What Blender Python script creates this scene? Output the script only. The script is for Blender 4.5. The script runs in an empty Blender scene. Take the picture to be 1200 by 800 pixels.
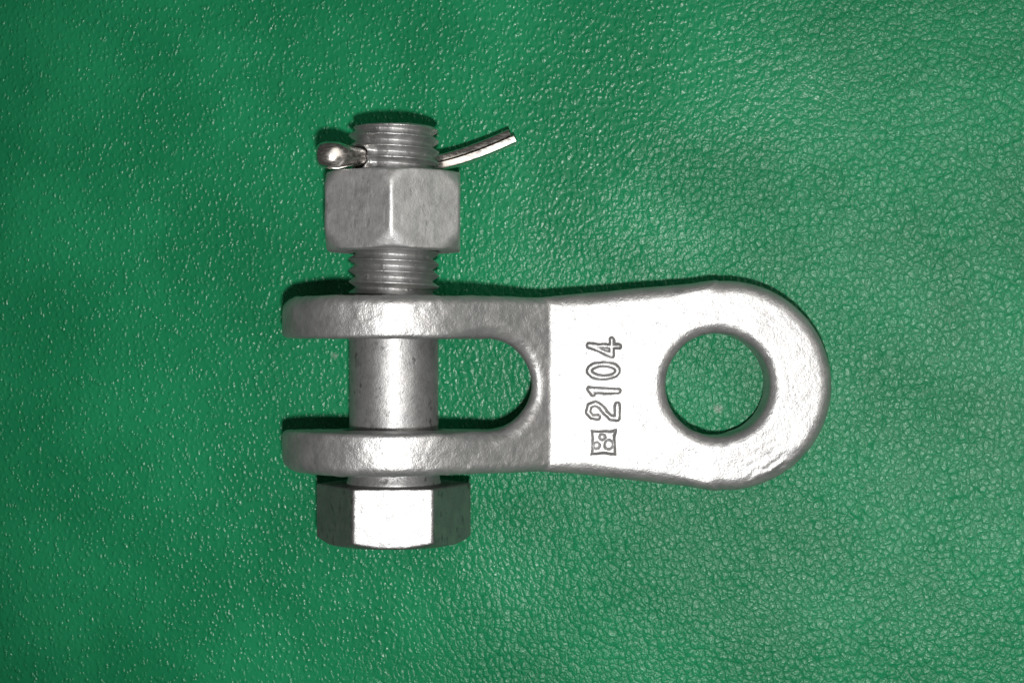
import bpy, math
import numpy as np
from mathutils import Matrix, Vector

sc = bpy.context.scene
C = sc.collection
MM = 0.001

# ---------------------------------------------------------------- frame
# The "clevis frame" has its x along the eye plate, y along the bolt, z out of
# the plate.  The clevis leans on the leather: disc end high, eye end low.
TH = math.radians(10.7)
PIN = Vector((-26.5, -9.35, 24.5))            # world position of the pin hole centre (mm)
RY = Matrix.Rotation(TH, 4, 'Y')
def W(p):                                    # clevis frame (mm, relative to pin) -> world (m)
    return (RY @ Vector(p) + PIN) * MM
def place(o, p=(0, 0, 0)):
    o.matrix_world = Matrix.Translation(W(p)) @ RY

# ---------------------------------------------------------------- camera
DIST = 376.0
cam = bpy.data.cameras.new('camera')
cam.sensor_width = 36.0
cam.lens = 36.0 * 1974.0 / 1200.0
cam.clip_start = 0.01
cam.clip_end = 10.0
co = bpy.data.objects.new('camera', cam)
C.objects.link(co)
place(co, (26.5, 9.35, DIST))
sc.camera = co

# ---------------------------------------------------------------- light
wd = bpy.data.worlds.new('World')
sc.world = wd
wd.use_nodes = True
bg = wd.node_tree.nodes['Background']
bg.inputs['Color'].default_value = (1.0, 0.97, 0.94, 1)
bg.inputs['Strength'].default_value = 0.05

fl = bpy.data.lights.new('camera_flash', 'SPOT')
fl.energy = 5.9
fl.shadow_soft_size = 0.006
fl.spot_size = math.radians(63)
fl.spot_blend = 0.75
fl.color = (1.0, 0.985, 0.96)
fo = bpy.data.objects.new('camera_flash', fl)
C.objects.link(fo)
fpos = W((26.5 + 3, 9.35 - 32, DIST))
faim = Vector((22, 6, 0)) * MM
fo.matrix_world = Matrix.Translation(fpos) @ (faim - fpos).to_track_quat('-Z', 'Y').to_matrix().to_4x4()

# soft fill lamp, added to lift the shadows, far weaker than the flash
cl = bpy.data.lights.new('fill_light', 'AREA')
cl.shape = 'RECTANGLE'
cl.size = 1.2
cl.size_y = 0.9
cl.energy = 5.6
cl.color = (1.0, 0.95, 0.88)
lo_ = bpy.data.objects.new('fill_light', cl)
C.objects.link(lo_)
lp_ = Vector((0.95, 0.40, 1.15))
lo_.matrix_world = Matrix.Translation(lp_) @ (-lp_).to_track_quat('-Z', 'Y').to_matrix().to_4x4()

vs = sc.view_settings
vs.view_transform = 'Standard'
vs.look = 'None'
vs.exposure = 0.0
vs.gamma = 1.0
vs.use_curve_mapping = False

# ---------------------------------------------------------------- node helper
class NT:
    def __init__(s, name):
        s.m = bpy.data.materials.new(name)
        s.m.use_nodes = True
        s.t = s.m.node_tree
        s.t.nodes.clear()
        s.out = s.t.nodes.new('ShaderNodeOutputMaterial')
        s.bsdf = s.t.nodes.new('ShaderNodeBsdfPrincipled')
        s.t.links.new(s.bsdf.outputs[0], s.out.inputs[0])
    def n(s, typ, ins=None, **kw):
        nd = s.t.nodes.new(typ)
        for k, v in kw.items():
            setattr(nd, k, v)
        for k, v in (ins or {}).items():
            s.set(nd, k, v)
        return nd
    def set(s, nd, k, v):
        i = nd.inputs[k]
        if isinstance(v, bpy.types.NodeSocket):
            s.t.links.new(v, i)
        else:
            i.default_value = v
    def math(s, op, a, b=0.0, c=0.0, clamp=False):
        nd = s.n('ShaderNodeMath', operation=op, use_clamp=clamp)
        s.set(nd, 0, a); s.set(nd, 1, b); s.set(nd, 2, c)
        return nd.outputs[0]
    def vmath(s, op, a, b=(0, 0, 0)):
        nd = s.n('ShaderNodeVectorMath', operation=op)
        s.set(nd, 0, a); s.set(nd, 1, b)
        return nd.outputs[1] if op in ('DISTANCE', 'DOT_PRODUCT', 'LENGTH') else nd.outputs[0]
    def scale(s, a, f):
        nd = s.n('ShaderNodeVectorMath', operation='SCALE')
        s.set(nd, 0, a); s.set(nd, 3, f)
        return nd.outputs[0]
    def ramp(s, v, a, b, x=0.0, y=1.0, smooth=True):
        nd = s.n('ShaderNodeMapRange', interpolation_type='SMOOTHSTEP' if smooth else 'LINEAR', clamp=True)
        s.set(nd, 0, v); s.set(nd, 1, a); s.set(nd, 2, b); s.set(nd, 3, x); s.set(nd, 4, y)
        return nd.outputs[0]
    def noise(s, vec, scale, detail=2.0, rough=0.5):
        nd = s.n('ShaderNodeTexNoise', {'Vector': vec, 'Scale': scale, 'Detail': detail, 'Roughness': rough})
        return nd
    def noise2(s, vec, scale, detail=2.0, rough=0.5):
        return s.n('ShaderNodeTexNoise', {'Vector': vec, 'Scale': scale, 'Detail': detail, 'Roughness': rough}, noise_dimensions='2D')
    def mixc(s, f, a, b):
        nd = s.n('ShaderNodeMix', data_type='RGBA')
        s.set(nd, 0, f); s.set(nd, 6, a); s.set(nd, 7, b)
        return nd.outputs[2]
    def mixf(s, f, a, b):
        nd = s.n('ShaderNodeMix', data_type='FLOAT')
        s.set(nd, 0, f); s.set(nd, 2, a); s.set(nd, 3, b)
        return nd.outputs[0]
    def coord(s):
        return s.n('ShaderNodeTexCoord').outputs['Object']
    def fin(s, **kw):
        for k, v in kw.items():
            s.set(s.bsdf, k.replace('_', ' '), v)
        return s.m

# ---------------------------------------------------------------- materials
def zinc(name, base, rough, fine, coarse, spots, streak=None, metal=0.93):
    t = NT(name)
    v = t.scale(t.coord(), 1000.0)           # millimetres
    big = t.noise(v, 0.22, 3.0, 0.6).outputs[0]
    mid = t.noise(v, 0.8, 3.0, 0.6).outputs[0]
    sm = t.noise(v, 2.6, 2.0, 0.6).outputs[0]
    f = t.ramp(big, 0.3, 0.7)
    col = t.mixc(f, (base * 0.80, base * 0.80, base * 0.81, 1), (base, base * 0.995, base * 0.99, 1))
    # small dark pickling flecks, of their own shape
    fl_ = t.math('MULTIPLY', t.ramp(mid, 0.60, 0.72), t.ramp(sm, 0.5, 0.62))
    fl_ = t.math('MULTIPLY', fl_, spots)
    if streak:
        sv = t.vmath('MULTIPLY', v, streak)
        st = t.noise(sv, 1.0, 3.0, 0.65).outputs[0]
        fl_ = t.math('MAXIMUM', fl_, t.math('MULTIPLY', t.ramp(st, 0.55, 0.65), spots))
    fl_ = t.math('MULTIPLY', fl_, t.ramp(t.noise(v, 0.17, 2.0).outputs[0], 0.42, 0.62, 0.25, 1.0))
    col = t.mixc(fl_, col, (base * 0.38, base * 0.38, base * 0.39, 1))
    r = t.math('ADD', t.math('MULTIPLY', t.math('SUBTRACT', mid, 0.5), 0.22), rough)
    b1 = t.n('ShaderNodeBump', {'Height': mid, 'Distance': coarse * MM, 'Strength': 1.0})
    b2 = t.n('ShaderNodeBump', {'Height': sm, 'Distance': fine * MM, 'Strength': 1.0, 'Normal': b1.outputs[0]})
    return t.fin(Base_Color=col, Metallic=metal, Roughness=r, Normal=b2.outputs[0])

M_FORGE = zinc('galvanised_forging', 0.48, 0.46, 0.08, 0.13, 0.85, None, 0.79)
M_SHANK = zinc('galvanised_shank', 0.42, 0.50, 0.05, 0.08, 1.0, (0.62, 0.30, 0.62), 0.80)
M_THREAD = zinc('galvanised_thread', 0.50, 0.46, 0.05, 0.05, 0.35)
M_HEAD = zinc('galvanised_bolt_head', 0.36, 0.47, 0.06, 0.08, 0.8, (0.7, 0.35, 0.7))
M_HEX = zinc('galvanised_hex', 0.60, 0.53, 0.05, 0.06, 0.5, (1.3, 0.3, 1.3), 0.85)

def steel():
    t = NT('bright_steel_wire')
    v = t.scale(t.coord(), 1000.0)
    a = t.noise(t.vmath('MULTIPLY', v, (0.3, 1.0, 1.0)), 2.0, 2.0).outputs[0]
    b = t.n('ShaderNodeBump', {'Height': a, 'Distance': 0.008 * MM, 'Strength': 1.0})
    col = t.mixc(t.ramp(a, 0.35, 0.7), (0.66, 0.63, 0.60, 1), (0.80, 0.76, 0.72, 1))
    return t.fin(Base_Color=col, Metallic=1.0, Roughness=t.ramp(a, 0.3, 0.7, 0.22, 0.34), Normal=b.outputs[0])
M_STEEL = steel()

def leather():
    t = NT('green_grained_leather')
    v = t.scale(t.coord(), 1000.0)           # millimetres, table coordinates
    # warp the lookup so the pebbles are uneven
    wn = t.noise2(v, 0.35, 2.0).outputs[1]
    vw = t.vmath('ADD', v, t.scale(t.vmath('SUBTRACT', wn, (0.5, 0.5, 0.5)), 1.6))
    fine = t.noise2(v, 1.1, 2.0).outputs[1]
    vw = t.vmath('ADD', vw, t.scale(t.vmath('SUBTRACT', fine, (0.5, 0.5, 0.5)), 0.5))
    # direction drift of the hide grain: pebbles drawn out along +x+2y on one side
    vs_ = t.n('ShaderNodeMapping', {'Vector': vw, 'Rotation': (0, 0, math.radians(-18)), 'Scale': (1.0, 0.86, 1.0)}).outputs[0]
    e1 = t.n('ShaderNodeTexVoronoi', {'Vector': vs_, 'Scale': 0.70, 'Randomness': 1.0}, feature='DISTANCE_TO_EDGE', voronoi_dimensions='2D').outputs['Distance']
    f1 = t.n('ShaderNodeTexVoronoi', {'Vector': vs_, 'Scale': 0.70, 'Smoothness': 0.5, 'Randomness': 1.0}, feature='SMOOTH_F1', voronoi_dimensions='2D').outputs['Distance']
    f2 = t.n('ShaderNodeTexVoronoi', {'Vector': vs_, 'Scale': 1.7, 'Smoothness': 0.6, 'Randomness': 1.0}, feature='SMOOTH_F1', voronoi_dimensions='2D').outputs['Distance']
    peb = t.ramp(e1, 0.0, 0.30)
    dome = t.math('SUBTRACT', 1.0, t.math('MULTIPLY', f1, f1))
    dome2 = t.math('SUBTRACT', 1.0, t.math('MULTIPLY', f2, f2))
    nz = t.noise2(v, 2.0, 2.0, 0.55).outputs[0]
    # the hide changes from fine round pebbles to a coarser creased grain across the sheet
    big = t.noise2(v, 0.022, 2.0).outputs[0]
    sx = t.n('ShaderNodeSeparateXYZ', {'Vector': v}).outputs
    g = t.math('ADD', t.math('SUBTRACT', sx[0], t.math('MULTIPLY', sx[1], 0.55)), t.math('MULTIPLY', t.math('SUBTRACT', big, 0.5), 120.0))
    g = t.ramp(g, -30.0, 50.0)
    patch = t.ramp(t.noise2(v, 0.045, 2.0).outputs[0], 0.36, 0.64)   # slack and stretched areas
    per = t.ramp(t.noise2(v, 0.45, 1.0).outputs[0], 0.34, 0.68)      # some pebbles stand prouder
    vd = t.n('ShaderNodeMapping', {'Vector': vw, 'Rotation': (0, 0, math.radians(-12)), 'Scale': (1.0, 0.78, 1.0)}).outputs[0]
    d1 = t.n('ShaderNodeTexVoronoi', {'Vector': vd, 'Scale': 0.80, 'Randomness': 1.0}, feature='F1', voronoi_dimensions='2D').outputs['Distance']
    bead = t.ramp(d1, 0.56, 0.0)
    hA = t.math('MULTIPLY', bead, t.mixf(per, 0.08, 0.21))
    hA = t.math('ADD', hA, t.math('MULTIPLY', dome, 0.07))
    hA = t.math('ADD', hA, t.math('MULTIPLY', nz, 0.02))
    hB = t.math('MULTIPLY', dome, t.mixf(patch, 0.17, 0.30))
    hB = t.math('ADD', hB, t.math('MULTIPLY', dome2, 0.04))
    hB = t.math('ADD', hB, t.math('MULTIPLY', t.ramp(e1, 0.0, 0.24), 0.06))
    hB = t.math('ADD', hB, t.math('MULTIPLY', nz, 0.13))
    h = t.mixf(g, hA, hB)
    b = t.n('ShaderNodeBump', {'Height': h, 'Distance': 1.0 * MM, 'Strength': 1.0})
    var = t.noise2(v, 0.03, 3.0).outputs[0]
    col = t.mixc(t.ramp(var, 0.3, 0.7), (0.007, 0.168, 0.066, 1), (0.011, 0.210, 0.085, 1))
    # colour is darker along the creases of the coarser grain
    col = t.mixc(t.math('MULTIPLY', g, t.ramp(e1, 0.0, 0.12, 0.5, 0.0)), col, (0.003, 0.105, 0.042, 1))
    # two dusty specks
    for p, r in (((44.0, -15.5, 0), 1.5), ((-47.5, -3.5, 0), 1.1)):
        d = t.vmath('DISTANCE', v, p)
        d = t.math('ADD', d, t.math('MULTIPLY', t.math('SUBTRACT', nz, 0.5), 1.6))
        col = t.mixc(t.ramp(d, r * 0.3, r, 0.8, 0.0), col, (0.30, 0.34, 0.30, 1))
    return t.fin(Base_Color=col, Roughness=t.mixf(peb, 0.34, 0.27), Specular_IOR_Level=0.30, Normal=b.outputs[0])
M_LEATHER = leather()

# ---------------------------------------------------------------- mesh helpers
def mesh_from(name, v, f, mat, normals=None, smooth=True):
    me = bpy.data.meshes.new(name)
    v = np.asarray(v, np.float32) * MM
    f = np.asarray(f, np.int32)
    k = f.shape[1]
    me.vertices.add(len(v)); me.vertices.foreach_set('co', v.ravel())
    me.loops.add(f.size); me.loops.foreach_set('vertex_index', f.ravel())
    me.polygons.add(len(f))
    me.polygons.foreach_set('loop_start', np.arange(0, f.size, k, dtype=np.int32))
    me.update(calc_edges=True)
    me.validate()
    if smooth:
        me.polygons.foreach_set('use_smooth', np.ones(len(me.polygons), bool))
    if normals is not None:
        me.normals_split_custom_set_from_vertices(normals.tolist())
    me.materials.append(mat)
    return me

def link(name, me, parent=None):
    o = bpy.data.objects.new(name, me)
    C.objects.link(o)
    if parent is not None:
        o.parent = parent
    return o

def thing(name, label, cat):
    o = bpy.data.objects.new(name, None)
    o.empty_display_size = 0.01
    C.objects.link(o)
    o['label'] = label; o['category'] = cat
    return o

def surface_nets(fun, lo, hi, h):
    xs = [np.arange(lo[i], hi[i] + h, h, dtype=np.float32) for i in range(3)]
    nx, ny, nz = map(len, xs)
    d = np.empty((nx, ny, nz), np.float32)
    step = max(1, int(2e6 / (ny * nz)))
    for i in range(0, nx, step):
        X, Y, Z = np.meshgrid(xs[0][i:i + step], xs[1], xs[2], indexing='ij')
        d[i:i + step] = fun(X, Y, Z)
    s = d < 0
    c = np.zeros((nx - 1, ny - 1, nz - 1), np.int8)
    for a in (0, 1):
        for b in (0, 1):
            for e in (0, 1):
                c += s[a:nx - 1 + a, b:ny - 1 + b, e:nz - 1 + e]
    act = (c > 0) & (c < 8)
    idx = np.full(c.shape, -1, np.int64)
    I = np.argwhere(act)
    idx[act] = np.arange(len(I))
    acc = np.zeros((len(I), 3), np.float64); cnt = np.zeros(len(I))
    corner = [(a, b, e) for a in (0, 1) for b in (0, 1) for e in (0, 1)]
    val = {k: d[I[:, 0] + k[0], I[:, 1] + k[1], I[:, 2] + k[2]].astype(np.float64) for k in corner}
    for k in corner:
        for ax in range(3):
            if k[ax] == 0:
                q = list(k); q[ax] = 1; q = tuple(q)
                va, vb = val[k], val[q]
                m = (va < 0) != (vb < 0)
                t = np.where(m, va / np.where(m, va - vb, 1), 0)
                for j in range(3):
                    acc[:, j] += np.where(m, k[j] + (t if j == ax else 0), 0)
                cnt += m
    P = (I + acc / cnt[:, None]) * h + np.array(lo)
    F = []
    for ax in range(3):
        u, w = (ax + 1) % 3, (ax + 2) % 3
        sl0 = [slice(None)] * 3; sl1 = [slice(None)] * 3
        sl0[ax] = slice(0, -1); sl1[ax] = slice(1, None)
        a = s[tuple(sl0)]; b = s[tuple(sl1)]
        E = np.argwhere(a != b)
        E = E[(E[:, u] > 0) & (E[:, w] > 0) & (E[:, u] < d.shape[u] - 1) & (E[:, w] < d.shape[w] - 1)]
        ins = a[E[:, 0], E[:, 1], E[:, 2]]
        def cell(du, dw):
            q = E.copy(); q[:, u] -= du; q[:, w] -= dw
            return idx[q[:, 0], q[:, 1], q[:, 2]]
        q = np.stack([cell(1, 1), cell(0, 1), cell(0, 0), cell(1, 0)], 1)
        q[~ins] = q[~ins][:, ::-1]
        F.append(q)
    return P, np.concatenate(F)

def vnormals(P, F):
    a, b, c, d = (P[F[:, i]] for i in range(4))
    n = np.cross(c - a, d - b)
    N = np.zeros_like(P)
    for i in range(4):
        for j in range(3):
            N[:, j] += np.bincount(F[:, i], n[:, j], len(P))
    return N / np.maximum(np.linalg.norm(N, axis=1, keepdims=True), 1e-12)

def vnoise(p, seed=0):
    """smooth value noise in [-1, 1] at points p (unit lattice)"""
    i = np.floor(p).astype(np.int64); f = p - i
    f = f * f * f * (f * (f * 6 - 15) + 10)
    r = 0
    for a in (0, 1):
        for b in (0, 1):
            for c in (0, 1):
                hsh = ((i[:, 0] + a) * 73856093) ^ ((i[:, 1] + b) * 19349663) ^ ((i[:, 2] + c) * 83492791) ^ (seed * 2654435761)
                hsh = (hsh ^ (hsh >> 13)) * 1274126177 & 0xFFFFFFFF
                hsh = ((hsh ^ (hsh >> 15)) * 2246822519) & 0xFFFFFFFF
                v = ((hsh >> 8) & 0xFFFF) / 32767.5 - 1
                w = (f[:, 0] if a else 1 - f[:, 0]) * (f[:, 1] if b else 1 - f[:, 1]) * (f[:, 2] if c else 1 - f[:, 2])
                r = r + v * w
    return r

def rmax(a, b, r):                            # intersection with a circular edge of radius r
    return np.minimum(-r, np.maximum(a, b)) + np.sqrt(np.maximum(a + r, 0) ** 2 + np.maximum(b + r, 0) ** 2)
def rmin(a, b, r):
    return -rmax(-a, -b, r)

def smooth_pts(P, F, n=1, k=0.5):
    for _ in range(n):
        acc = np.zeros_like(P); cnt = np.zeros(len(P))
        for i in range(4):
            for j in (1, 3):
                for ax in range(3):
                    acc[:, ax] += np.bincount(F[:, i], P[F[:, (i + j) % 4], ax], len(P))
                cnt += np.bincount(F[:, i], minlength=len(P))
        P = P * (1 - k) + acc / cnt[:, None] * k
    return P

# ---------------------------------------------------------------- the leather
def build_leather():
    n, m = 181, 141
    x = np.linspace(-300, 300, n); y = np.linspace(-230, 230, m)
    X, Y = np.meshgrid(x, y, indexing='ij')
    p = np.stack([X.ravel(), Y.ravel(), 0 * X.ravel()], 1)
    z = vnoise(p / 55 + 7.3, 3) * 0.55 + vnoise(p / 24 + 1.7, 5) * 0.13 - 0.66
    z += 0.0011 * np.maximum(p[:, 0] - 72, 0) ** 2 * np.exp(-((p[:, 1] + 45) / 45) ** 2) * np.clip((190 - p[:, 0]) / 60, 0, 1)   # side of the sheet raised, shaped to catch a sheen there
    # the sheet beds down flat where the fitting presses on it
    p[:, 2] = z
    k = np.arange((n - 1) * (m - 1)); a = (k // (m - 1)) * m + k % (m - 1)
    F = np.stack([a, a + m, a + m + 1, a + 1], 1)
    o = link('leather_surface', mesh_from('leather_surface', p, F, M_LEATHER))
    o['kind'] = 'structure'
    o['label'] = 'green grained leather sheet under the metal clevis'
build_leather()

# ---------------------------------------------------------------- clevis
RD = 24.5          # fork disc radius
HT = 6.8           # half thickness of eye plate
XC = 34.75          # crease where the fork runs into the eye plate
XH = 71.8          # eye hole centre
XE = 73.7          # eye outline centre
RE = 23.1
WF = 19.1          # half width across the fork
GAP = 9.95
XS = 20.45
SLOT_R = GAP

# tangent from the disc to the crease point
dd = math.hypot(XC, HT)
ang = math.asin(RD / dd) - math.atan2(HT, XC)      # slope of the shoulder
sn, cs = math.sin(ang), math.cos(ang)
# tangent of plan outline from circle to neck
def side(x, z):
    az = np.abs(z)
    disc = np.hypot(x, z) - RD
    line = x * sn + az * cs - RD                   # shoulder line, touches the disc
    wedge = np.maximum(np.maximum(line, -(x - RD * sn)), np.maximum(x - XC - 6, az - RD))
    tong = np.maximum(az - HT, np.maximum(x - 140, -x))
    return rmin(np.minimum(disc, wedge), tong, 0.2)
def plan(x, y):
    ay = np.abs(y + 0.35 * np.clip((x - 40) / 30, 0, 1))
    d = math.hypot(XE - 33.0, WF)
    # straight edge from (36, WF) tangent to the eye circle
    al = math.asin(RE / d) - math.atan2(WF, XE - 33.0)
    # outward normal of that edge
    nx, ny = -math.sin(al), math.cos(al)
    e = (x - 33.0) * nx + (ay - WF) * ny
    xt = XE + RE * nx
    hull = np.maximum(np.maximum(e, x - xt), 10 - x)
    body = np.minimum(np.maximum(ay - WF, x - 60.0), hull)
    eye = np.hypot((x - XE) * np.where(x > XE, 0.99, 1.0), y + 0.35) - RE
    return rmin(np.minimum(body, 1e3), eye, 1.0)
def clevis(x, y, z):
    ew = np.clip((x - XC) / 8, 0, 1)
    b = rmax(side(x, z), plan(x, y) + 0.0 * z, 2.2 + 1.0 * ew + 1.0 * np.clip((-12 - x) / 10, 0, 1))
    xq = np.minimum(x, XS)
    slot = np.hypot(x - xq, y) - SLOT_R - 0.035 * np.clip(14 - z, 0, 40)    # forging draft
    rs = np.clip((x - 10) / 14, 0, 1)
    b = rmax(b, -slot, 1.0 + 2.6 * rs * rs * (3 - 2 * rs))
    hole = np.hypot(x - XH, y + 0.25) - 11.4
    b = rmax(b, -hole, 2.6)
    pin = np.hypot(x, z) - 10.6
    b = rmax(b, -pin, 0.7)
    return b

def build_clevis():
    t = thing('clevis', 'galvanised forged clevis fork with round eye, stamped 2104, lying on green leather', 'clevis')
    place(t)
    P, F = surface_nets(clevis, (-26, -25, -26), (100, 25, 26), 0.28)
    P = smooth_pts(P, F, 1)
    N = vnormals(P, F)
    # uneven forged and dipped surface
    amp = 1.0 - 0.50 * np.clip((P[:, 0] - XC) / 8, 0, 1)
    amp += 0.9 * np.exp(-((np.hypot(P[:, 0] - XH, P[:, 1]) - 12.2) / 1.6) ** 2) * np.clip(vnoise(P / 7.0, 14) + 0.5, 0, 1)
    disp = (vnoise(P / 6.0, 1) * 0.12 + vnoise(P / 2.6, 2) * 0.085 + vnoise(P / 1.2, 4) * 0.045) * amp
    # zinc drips along the rims
    rim = np.clip((np.abs(np.abs(P[:, 1]) - WF) < 2.5) * (P[:, 0] < XC), 0, 1)
    disp += rim * np.maximum(vnoise(P / 1.6 + 9, 6) - 0.35, 0) * 0.22
    # trimmed flash scar on the eye's near rim
    g = np.hypot(P[:, 0] - 84.5, P[:, 1] + 19.8)
    sc_ = np.exp(-(g / 5.0) ** 2) * (P[:, 2] > 0)
    q = (P[:, 0] - 84.5) * 0.5 - (P[:, 1] + 19.8) * 0.87
    disp += sc_ * (np.sin(q * 3.1 + vnoise(P / 2.0, 8) * 2) * 0.11 - 0.12)
    P = P + N * disp[:, None]
    N = vnormals(P, F)
    cx = P[F].mean(1)
    isA = (cx[:, 0] < 12) & (cx[:, 1] > 0)
    isB = (cx[:, 0] < 12) & (cx[:, 1] <= 0)
    isE = cx[:, 0] > XC
    for name, sel, lab in (('fork_arm', isA, 'fork arm beside the nut'), ('fork_arm', isB, 'fork arm beside the bolt head'),
                           ('fork_bridge', ~(isA | isB | isE), None), ('eye_plate', isE, None)):
        f = F[sel]
        u, inv = np.unique(f.ravel(), return_inverse=True)
        o = link(name, mesh_from(name, P[u], inv.reshape(f.shape), M_FORGE, N[u]), t)
        if lab: o['label'] = lab

    # raised stamping: strokes given in plate millimetres (x along plate, y across)
    def zpt(x, y): return ((660 + x / 4.21 - 600) / 5.36 + 26.5, (400 - (370 + y / 4.21)) / 5.36 + 9.35)
    def ept(x, y): return ((680 + x / 12.3 - 600) / 5.36 + 26.5, (400 - (480 + y / 12.3)) / 5.36 + 9.35)
    el = [(200 + 70 * math.cos(a), 271 + 33 * math.sin(a)) for a in np.linspace(0, 2 * math.pi, 28)]
    glyphs = (
        ('2', [[(172, 500), (142, 498), (124, 474), (132, 444), (160, 434), (186, 448), (208, 478), (236, 502), (268, 506)], [(268, 506), (268, 436)]]),
        ('1', [[(130, 362), (272, 369)], [(130, 362), (148, 384)], [(140, 372), (272, 374)]]),
        ('0', [el]),
        ('4', [[(130, 146), (240, 194)], [(240, 118), (240, 194)], [(130, 146), (276, 152)]]),
    )
    def seg(px, py, a, b):
        bx, by = b[0] - a[0], b[1] - a[1]
        tt = np.clip(((px - a[0]) * bx + (py - a[1]) * by) / (bx * bx + by * by + 1e-9), 0, 1)
        return np.hypot(px - a[0] - tt * bx, py - a[1] - tt * by)
    def relief(name, dist, box, label, height=0.75):
        st = 0.11
        gx = np.arange(box[0], box[1], st); gy = np.arange(box[2], box[3], st)
        X, Y = np.meshgrid(gx, gy, indexing='ij')
        q = np.stack([X.ravel(), Y.ravel(), 0 * X.ravel()], 1)
        wob = (vnoise(q / 1.3 + 3, 11) * 0.10).reshape(X.shape)
        D = dist(X, Y) + wob
        s = np.clip((1.0 - D) / 0.84, 0, 1); s = 0.6 * s + 0.4 * s * s * (3 - 2 * s)
        Z = HT - 0.16 + s * height + (vnoise(q / 1.5, 12) * 0.04).reshape(X.shape)
        m = len(gy)
        k = np.arange((len(gx) - 1) * (m - 1)); a = (k // (m - 1)) * m + k % (m - 1)
        Fq = np.stack([a, a + m, a + m + 1, a + 1], 1)
        Fq = Fq[(s.ravel()[Fq] > 0.005).any(1)]
        V = np.stack([X.ravel(), Y.ravel(), Z.ravel()], 1)
        u, inv = np.unique(Fq.ravel(), return_inverse=True)
        o = link(name, mesh_from(name, V[u], inv.reshape(Fq.shape), M_FORGE), t)
        o['label'] = label
    for ch, strokes in glyphs:
        ss = [[zpt(*p) for p in s] for s in strokes]
        allp = np.array([p for s in ss for p in s])
        def dist(X, Y, ss=ss):
            d = np.full(X.shape, 9.0)
            for s in ss:
                for a, b in zip(s[:-1], s[1:]):
                    d = np.minimum(d, seg(X, Y, a, b))
            return d
        relief('raised_digit', dist, (allp[:, 0].min() - 1.5, allp[:, 0].max() + 1.5, allp[:, 1].min() - 1.5, allp[:, 1].max() + 1.5),
               'raised digit %s' % ch)
    cor = [ept(165, 290), ept(515, 295), ept(510, 650), ept(150, 645)]
    def emblem(X, Y):
        cx_ = sum(p[0] for p in cor) / 4; cy_ = sum(p[1] for p in cor) / 4
        u = (X - cx_); w = (Y - cy_)
        hx = 2.75 - 0.20 * (1 - np.clip(w / 2.7, -1, 1) ** 2)
        hy = 2.75 - 0.28 * (1 - np.clip(u / 2.7, -1, 1) ** 2)
        d = np.maximum(np.abs(u) - hx, np.abs(w) - hy) + 0.62
        for (px, py), r in ((ept(318, 392), 0.50), (ept(240, 515), 0.56), (ept(412, 505), 0.82)):
            d = np.maximum(d, r + 0.60 - np.hypot(X - px, Y - py))
        return d
    allp = np.array(cor)
    relief('raised_emblem', emblem, (allp[:, 0].min() - 1.4, allp[:, 0].max() + 1.4, allp[:, 1].min() - 1.4, allp[:, 1].max() + 1.4),
           'raised square emblem with three small pits')
build_clevis()

# ---------------------------------------------------------------- bolt and nut
DROP = W((0, 0, 0)) - Vector((0, 0, 0.55 * MM))
def hexd(x, z, rot, af, er=0.5):
    d = None
    for k in range(6):
        a = rot + k * math.pi / 3
        e = x * math.sin(a) + z * math.cos(a) - af / 2
        d = e if d is None else rmax(d, e, er)
    return d
Y_HEAD = -31.6 + 9.35     # bearing face of the head (relative to pin centre)
Y_TIP = 47.7 + 9.35
Y_COT = 40.5 + 9.35
Y_NUT0, Y_NUT1 = 20.05 + 9.35, 37.4 + 9.35
PITCH = 2.5
HA = math.radians(49)    # cotter hole: leans 45 degrees in the x-z plane
DH = np.array([-math.sin(HA), math.cos(HA)])     # towards the ring (x, z)

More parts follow.
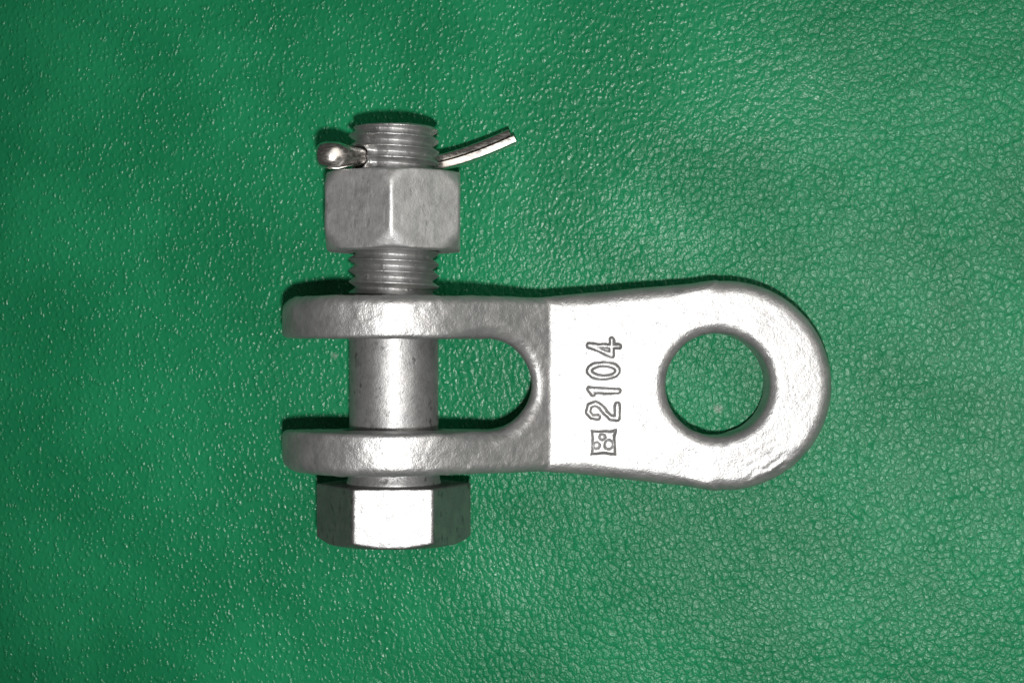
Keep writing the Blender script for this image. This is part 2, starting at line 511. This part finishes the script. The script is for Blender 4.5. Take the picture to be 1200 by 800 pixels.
def build_bolt():
    t = thing('bolt', 'galvanised hex head bolt passing through both fork arms of the clevis', 'bolt')
    t.matrix_world = Matrix.Translation(DROP) @ RY
    rot = math.radians(3.2)
    yb = Y_HEAD - 13.2
    def head(x, y, z):
        r = np.hypot(x, z)
        h = hexd(x, z, rot, 30.0)
        b = rmax(rmax(h, y - Y_HEAD, 0.35), yb - y, 0.3)
        ch = (r - 14.6) * math.sin(math.radians(27)) + (yb - y) * math.cos(math.radians(27))
        return rmax(b, ch, 0.3)
    P, F = surface_nets(head, (-19, yb - 1, -19), (19, Y_HEAD + 1, 19), 0.25)
    P = smooth_pts(P, F, 1)
    N = vnormals(P, F)
    P = P + N * (vnoise(P / 3.0, 21) * 0.05 + vnoise(P / 1.2, 22) * 0.02)[:, None]
    link('head', mesh_from('bolt_head', P, F, M_HEAD), t)
    # plain shank
    ys = np.array([Y_HEAD - 0.5, Y_HEAD, Y_HEAD + 0.25, Y_HEAD + 0.7, Y_HEAD + 2.8, Y_HEAD + 3.4] + list(np.linspace(Y_HEAD + 4, 14.0, 60)))
    rs = np.where(ys < Y_HEAD + 0.5, 10.55, 10.45)
    rs = np.where(ys > Y_HEAD + 0.6, 10.35 - np.clip(ys - Y_HEAD - 0.6, 0, 2.5) * 0.17, rs)
    na = 160
    A = np.linspace(0, 2 * math.pi, na, endpoint=False)
    V = np.array([[r * math.sin(a), y, r * math.cos(a)] for y, r in zip(ys, rs) for a in A])
    q = V / np.array([3.0, 6.0, 3.0])
    nrm = np.stack([V[:, 0], 0 * V[:, 0], V[:, 2]], 1) / rs.repeat(na)[:, None]
    V = V + nrm * (vnoise(q, 23) * 0.05)[:, None]
    Fq = np.array([[i * na + j, (i + 1) * na + j, (i + 1) * na + (j + 1) % na, i * na + (j + 1) % na]
                   for i in range(len(ys) - 1) for j in range(na)])
    link('shank', mesh_from('bolt_shank', V, Fq, M_SHANK), t)
    # cut thread, with the cross hole for the cotter
    y0 = 14.0
    def thread(x, y, z):
        r = np.hypot(x, z)
        ph = y / PITCH + np.arctan2(x, z) / (2 * math.pi) + 0.15
        tt = np.abs(ph - np.round(ph)) * 2                 # 0 crest .. 1 root
        dep = np.clip((tt - 0.07) / 0.86, 0, 1)
        near = np.clip((np.hypot(x * DH[1] - z * DH[0], y - Y_COT) - 2.6) / 1.6, 0, 1)
        R = 10.1 - 1.55 * dep * (0.12 + 0.88 * near) * np.clip((y - y0 - 0.3) / 1.0, 0, 1)
        d = (r - R) * 0.6
        d = np.maximum(d, y0 - y)
        d = rmax(d, y - Y_TIP, 0.3)
        ch = (r - 9.0) * 0.6 + (y - Y_TIP) * 0.8
        d = np.maximum(d, ch)
        hx = x * DH[1] - z * DH[0]
        return rmax(d, 2.8 - np.hypot(hx, y - Y_COT), 0.12)
    P, F = surface_nets(thread, (-11, y0 - 1, -11), (11, Y_TIP + 1, 11), 0.16)
    P = smooth_pts(P, F, 1)
    N = vnormals(P, F)
    P = P + N * (vnoise(P / 1.5, 24) * 0.05 + np.maximum(vnoise(P / 0.9, 25) - 0.6, 0) * 0.35)[:, None]
    link('thread', mesh_from('bolt_thread', P, F, M_THREAD), t)
build_bolt()

def build_nut():
    rot = math.radians(30 + 1.9)
    def nut(x, y, z):
        r = np.hypot(x, z)
        h = hexd(x, z, rot, 29.6, 0.5)
        b = rmax(rmax(h, y - Y_NUT1, 0.3), Y_NUT0 - y, 0.3)
        s, c = math.sin(math.radians(64)), math.cos(math.radians(64))
        b = rmax(b, (r - 15.3) * s + (Y_NUT0 - y) * c, 0.7)
        b = rmax(b, (r - 15.55) * s + (y - Y_NUT1) * c, 0.7)
        bore = r - 10.25
        b = rmax(b, -bore, 0.3)
        return b
    P, F = surface_nets(nut, (-19, Y_NUT0 - 1, -19), (19, Y_NUT1 + 1, 19), 0.25)
    P = smooth_pts(P, F, 1)
    N = vnormals(P, F)
    sv = P * np.array([1 / 0.8, 1 / 6.0, 1 / 0.8])
    P = P + N * (vnoise(P / 4.0, 31) * 0.06 + vnoise(P / 1.2, 32) * 0.02 - np.maximum(vnoise(sv, 33) - 0.62, 0) * 0.10)[:, None]
    t = link('hex_nut', mesh_from('hex_nut', P, F, M_HEX))
    t.matrix_world = Matrix.Translation(DROP) @ RY @ Matrix.Rotation(math.radians(120), 4, 'Y')
    t['label'] = 'grey galvanised hex nut threaded on the bolt between fork and cotter pin'
    t['category'] = 'nut'
build_nut()

# ---------------------------------------------------------------- cotter pin
def sweep(name, path, flats, halfw, thick, parent, sect, cap=True):
    """sweep a section along path; flats = direction the flat face looks (per point)"""
    path = np.array(path, float); n = len(path)
    tan = np.gradient(path, axis=0); tan /= np.linalg.norm(tan, axis=1, keepdims=True)
    V = []
    for i in range(n):
        fl_ = np.array(flats[i], float); fl_ -= tan[i] * fl_.dot(tan[i]); fl_ /= np.linalg.norm(fl_)
        sd = np.cross(tan[i], fl_)
        for a, b in sect:
            V.append(path[i] + sd * a * (halfw[i] if isinstance(halfw, list) else halfw) - fl_ * b * thick)
    k = len(sect)
    Fq = [[i * k + j, i * k + (j + 1) % k, (i + 1) * k + (j + 1) % k, (i + 1) * k + j] for i in range(n - 1) for j in range(k)]
    me = bpy.data.meshes.new(name)
    fs = Fq + ([list(range(k))[::-1], list(range((n - 1) * k, n * k))] if cap else [])
    me.from_pydata([tuple(v * MM) for v in V], [], fs)
    me.update()
    import bmesh
    bm = bmesh.new(); bm.from_mesh(me)
    bmesh.ops.recalc_face_normals(bm, faces=bm.faces)
    bm.to_mesh(me); bm.free()
    me.polygons.foreach_set('use_smooth', np.ones(len(me.polygons), bool))
    me.set_sharp_from_angle(angle=math.radians(38))
    me.materials.append(M_STEEL)
    return link(name, me, parent)

def bez(pts, n):
    """Catmull-Rom through pts"""
    p = [np.array(q, float) for q in pts]
    p = [2 * p[0] - p[1]] + p + [2 * p[-1] - p[-2]]
    out = []
    for i in range(1, len(p) - 2):
        for t in np.linspace(0, 1, n, endpoint=False):
            a, b, c, d = p[i - 1:i + 3]
            out.append(0.5 * (2 * b + (c - a) * t + (2 * a - 5 * b + 4 * c - d) * t * t + (3 * b - a - 3 * c + d) * t ** 3))
    out.append(p[-2])
    return out

def build_cotter():
    t = thing('cotter_pin', 'bright steel cotter pin through the bolt end with splayed legs', 'cotter pin')
    t.matrix_world = Matrix.Translation(DROP) @ RY
    dx, dz = DH                                   # towards the ring
    nx, nz = math.cos(HA), math.sin(HA)           # split normal, up and right
    def pt(s, u, y=0.0): return (dx * s + nx * u, Y_COT + y, dz * s + nz * u)
    half = [(math.cos(a), math.sin(a)) for a in np.linspace(0, math.pi, 15)]     # half round, flat on top
    half = [(c * 1.0, s * 1.0) for c, s in half]
    # eye loop: two half-round strands opening into a ring
    cl_ = np.array([(-3.6, 3.5), (-6.3, 6.1), (-7.9, 7.5), (-9.4, 8.5), (-11.1, 9.2), (-12.7, 9.7), (-13.8, 10.0), (-14.4, 10.1)])
    uu = [0.1, 0.1, 0.15, 0.40, 0.95, 1.2, 0.8, 0.0]
    tg = np.gradient(cl_, axis=0); tg /= np.linalg.norm(tg, axis=1, keepdims=True)
    up_ = [(c[0] + t_[1] * u, Y_COT, c[1] - t_[0] * u) for c, t_, u in zip(cl_, tg, uu)]
    dn_ = [(c[0] - t_[1] * u, Y_COT, c[1] + t_[0] * u) for c, t_, u in zip(cl_, tg, uu)]
    lp = up_ + dn_[-2::-1]
    path = bez(lp, 6)
    tn = np.gradient(np.array(path), axis=0)
    flats = [(tz, 0, -tx) for tx, ty, tz in tn]
    # flat side looks inwards
    cx, cz = -12.2, 9.6
    fl2 = []
    for p, f in zip(path, flats):
        s_ = np.dot(np.array(p) - np.array(pt(5.5, 0)), (dx, 0, dz))
        fl2.append(f)
    mid = 5 * 6
    if (cx - path[mid][0]) * fl2[mid][0] + (cz - path[mid][2]) * fl2[mid][2] < 0:
        fl2 = [(-a, b, -c) for a, b, c in fl2]
    sect = [(1.0, 0.0), (0.98, 0.25), (0.9, 0.52), (0.72, 0.78), (0.4, 0.96), (0, 1.0), (-0.4, 0.96), (-0.72, 0.78), (-0.9, 0.52), (-0.98, 0.25), (-1.0, 0.0)]
    hw = []
    for p in path:
        hw.append(2.0 + 0.8 * min(1.0, max(0.0, (-p[0] - 8.6) / 3.0)))
    sweep('eye_loop', path, fl2, hw, 1.9, t, sect)
    # legs
    flat_ = [(1.0, 0.0), (1.0, 0.55), (0.93, 0.80), (0.72, 0.95), (0.35, 1.0), (-0.35, 1.0), (-0.72, 0.95), (-0.93, 0.80), (-1.0, 0.55), (-1.0, 0.0)]
    for sg, cut in ((1, 0.0), (-1, 0.5)):
        lg = bez([(-4.0, Y_COT, 3.5), (0.0, Y_COT, 0.0), (6.0, Y_COT, -5.3), (9.0, Y_COT + 0.1, -7.7), (11.4, Y_COT + 0.6, -8.8), (15.5, Y_COT + 1.9, -9.7),
                  (21.0, Y_COT + 4.0, -10.3), (26.2 + cut, Y_COT + 6.3 + cut * 0.4, -10.7)], 6)
        tn_ = np.gradient(np.array(lg), axis=0)
        roll = math.radians(-11 if sg > 0 else -2)
        pn = [np.array((-q[1], q[0], 0.0)) / math.hypot(q[0], q[1]) * math.cos(roll) + np.array((0, 0, math.sin(roll))) for q in tn_]
        fl_ = [-sg * q for q in pn]
        lg = [tuple(np.array(q) + sg * n_ * (0.04 + 0.05 * max(0.0, q[0] / 26.0))) for q, n_ in zip(lg, pn)]
        sweep('leg', lg, fl_, 1.7, 1.72, t, flat_)
build_cotter()
